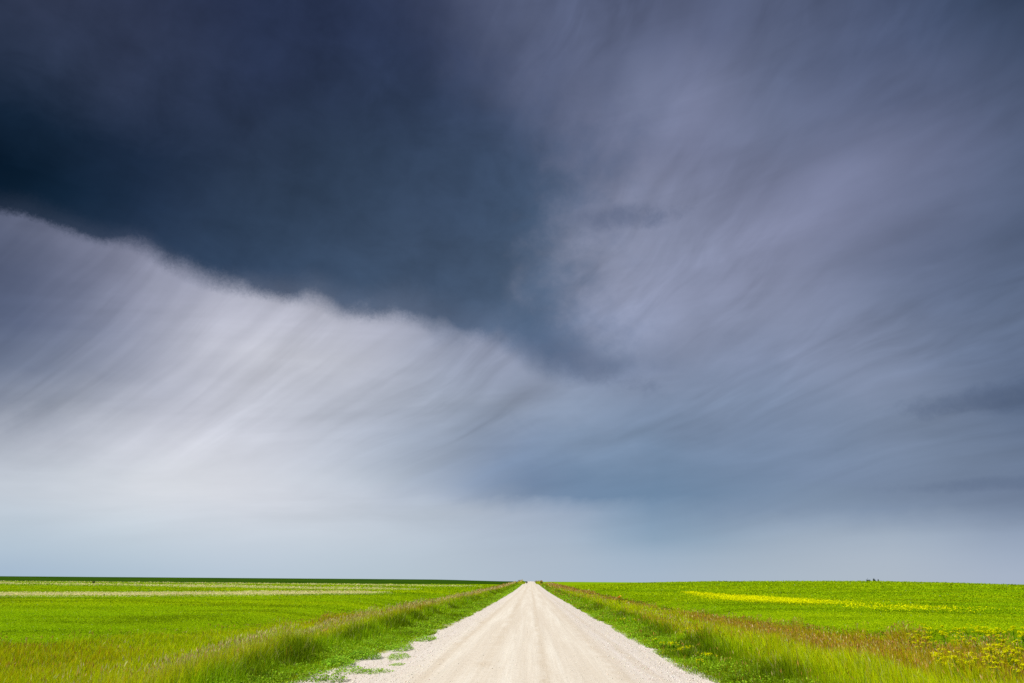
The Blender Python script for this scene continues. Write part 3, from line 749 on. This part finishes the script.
# low clumps standing alone on the gravel shoulder
def clump(x, y, rx, ry, h, n, ls, label, bright=1.0):
    root = empty('weed_clump', x, y, label, 'weed')
    L = Leaves(); a = rng.uniform(0, 6.28, n); r = np.sqrt(rng.random(n))
    L.leaves(np.cos(a)*r*rx, np.sin(a)*r*ry, .01+h*rng.random(n)*(1-.7*r*r), ls*rng.uniform(.6, 1.4, n), .8, vary(np.array((.30, .52, .03))*bright, n, .16))
    add('foliage', L.mesh('foliage', m_crop), root)
    B = Blades(); m = 30; a = rng.uniform(0, 6.28, m); r = np.sqrt(rng.random(m))*.8
    B.blades(np.cos(a)*r*rx, np.sin(a)*r*ry, h*rng.uniform(.8, 1.4, m), np.full(m, .006), rng.uniform(.1, .5, m), vary((.2, .36, .01), m), vary((.34, .5, .02), m), z=np.zeros(m))
    add('grass_blades', B.mesh('grass_blades', m_grass), root)
clump(-4.15, 17.3, .38, .50, .12, 420, .05, 'small round weed clump nearest the wheel tracks on the left shoulder')
clump(-3.55, 17.2, .42, .32, .09, 340, .05, 'flat weed mat reaching furthest onto the gravel at the left')
clump(-4.35, 15.75, .55, .35, .22, 520, .06, 'largest grassy weed tuft at the bottom edge of the left shoulder', .9)
clump(-3.6, 20.4, .30, .65, .14, 420, .05, 'long narrow weed clump hugging the left road edge')
clump(-4.5, 20.2, .45, .55, .26, 700, .07, 'tall leafy weed bush at the edge of tall grass on the left shoulder')
clump(-4.75, 18.4, .40, .60, .20, 600, .07, 'broad bluish green weed patch between tall grass and the left gravel', 1.15)
clump(-4.05, 22.8, .45, .75, .20, 620, .07, 'bushy weed clump spreading from the grass towards the left road edge')
clump(-3.75, 26.5, .35, .9, .16, 520, .07, 'farthest low weed clump on the left road edge')
clump(-3.3, 18.6, .20, .25, .06, 160, .045, 'tiny isolated weed sprig on bare gravel beside the left road edge')

# orange bloom in the right verge
lx, ly = 7.3, 60.0
root = empty('orange_lily', lx, ly, 'single orange flower standing above grass in the right verge', 'flower', sc=1.35)
V_, F_ = tube((0, 0, 0), (.02, 0, .62), .012, .010); add('stem', mesh_from('stem', V_, F_, None, m_crop, np.tile((.12, .24, .02), (len(V_), 1))), root)
L = Leaves(); n = 26; zz_ = rng.uniform(.05, .55, n); L.leaves(np.zeros(n), np.zeros(n), zz_, rng.uniform(.08, .15, n), .9, vary((.13, .28, .02), n)); add('foliage', L.mesh('foliage', m_crop), root)
L = Leaves(); n = 9; L.leaves(np.full(n, .02), np.zeros(n), np.full(n, .62)+rng.uniform(-.02, .03, n), rng.uniform(.2, .28, n), .8, vary((.95, .42, .07), n, .08, .03)); add('flower_head', L.mesh('flower_head', m_flower), root)

# ------------------------------------------------------------------ far trees and bushes
m_far = leafy('far_leaf', .2, .8, .05)
m_bark, t = material('bark')
b = t.new('ShaderNodeBsdfPrincipled'); b.inputs['Roughness'].default_value = .9
t.link(t.mix(t.noise(t.new('ShaderNodeTexCoord').outputs['Object'], 6, 4), (.05, .04, .03), (.12, .10, .08)), b.inputs['Base Color']); finish(t, b.outputs[0])
def tree(name, x, y, W, H, label, cat, sink=0.0, col=(.030, .050, .030), n=900):
    root = empty(name, x, y, label, cat); root.location.z -= sink
    prt = [tube((0, 0, 0), (.05*W, 0, H*.5), .045*H, .03*H, 7)]
    for i in range(7):
        a = i*.9+1; prt.append(tube((.04*W, 0, H*(.2+.05*i)), (math.cos(a)*W*.3, math.sin(a)*W*.2, H*(.5+.05*i)), .018*H, .008*H, 5))
    V_, F_ = merge(prt); add('trunk', mesh_from('trunk', V_, F_, None, m_bark), root)
    R = np.random.default_rng(int(abs(x)*10)); L = Leaves()
    cl = R.normal(0, 1, (14, 3)); cl /= np.linalg.norm(cl, axis=1)[:, None]; cl *= R.uniform(.3, .9, 14)[:, None]
    k = R.integers(0, 14, n); p = cl[k]*.62 + R.normal(0, .17, (n, 3))
    P_ = p*np.array([W/2, W/2, H*.42])+np.array([0, 0, H*.56])
    L.leaves(P_[:, 0], P_[:, 1], np.maximum(P_[:, 2], .05), R.uniform(.5, 1.1, n)*H*.11, 1.2, vary(np.array(col)[None]*R.uniform(.6, 1.5, 14)[k][:, None], n, .25))
    add('crown', L.mesh('crown', m_far), root)
def lift(px, Y):
    # height a tree foot must be raised above to clear the crest seen from the road
    a, _ = px_azel(px, 583); yy = np.arange(120, Y, 2.0); xx = math.tan(math.radians(a))*yy
    return (float(((hz(xx, yy)+0.25-CAM_H)/yy).max())*Y + CAM_H - float(hz(math.tan(math.radians(a))*Y, Y)))
def on_ray(px, Y): 
    a, _ = px_azel(px, 583); return math.tan(math.radians(a))*Y
Yt = 380
# heights are set so that only the crowns clear the crest, as in the photograph
tree('far_tree', on_ray(868.5, Yt), Yt, 3.4, lift(868.5, Yt)+1.5, 'low wide dark tree on the skyline of the right field, leftmost of three', 'tree', 0)
tree('far_tree', on_ray(874.3, Yt), Yt, 1.7, lift(874.3, Yt)+1.55, 'rounder and tallest dark tree on the skyline of the right field', 'tree', 0)
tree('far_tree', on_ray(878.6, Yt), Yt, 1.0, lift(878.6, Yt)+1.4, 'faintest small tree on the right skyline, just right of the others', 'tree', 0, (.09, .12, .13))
def bush(px, Y, W, H, label): tree('field_bush', on_ray(px, Y), Y, W, H, label, 'bush', 0, (.022, .045, .012), 500)
bush(93.5, 205, 1.3, 1.2, 'small dark bush at the far left pale strip')
bush(106.5, 82, .30, .34, 'little dark shrub on the nearer pale strip at the left')
bush(137.8, 176, .9, .6, 'low dark scrub on the farther pale strip right of the dark bush')
bush(526.6, 330, 1.6, 1.7, 'dark bush at the left side of the road where it crests')
bush(541.5, 322, 2.4, 1.5, 'dark bush at the right side of the road where it crests')

# ------------------------------------------------------------------ output
S.render.engine = 'CYCLES'
S.view_settings.view_transform = 'Standard'; S.view_settings.look = 'None'; S.view_settings.exposure = 0; S.view_settings.gamma = 1
S.cycles.max_bounces = 6; S.cycles.transparent_max_bounces = 4
S.cycles.use_denoising = False
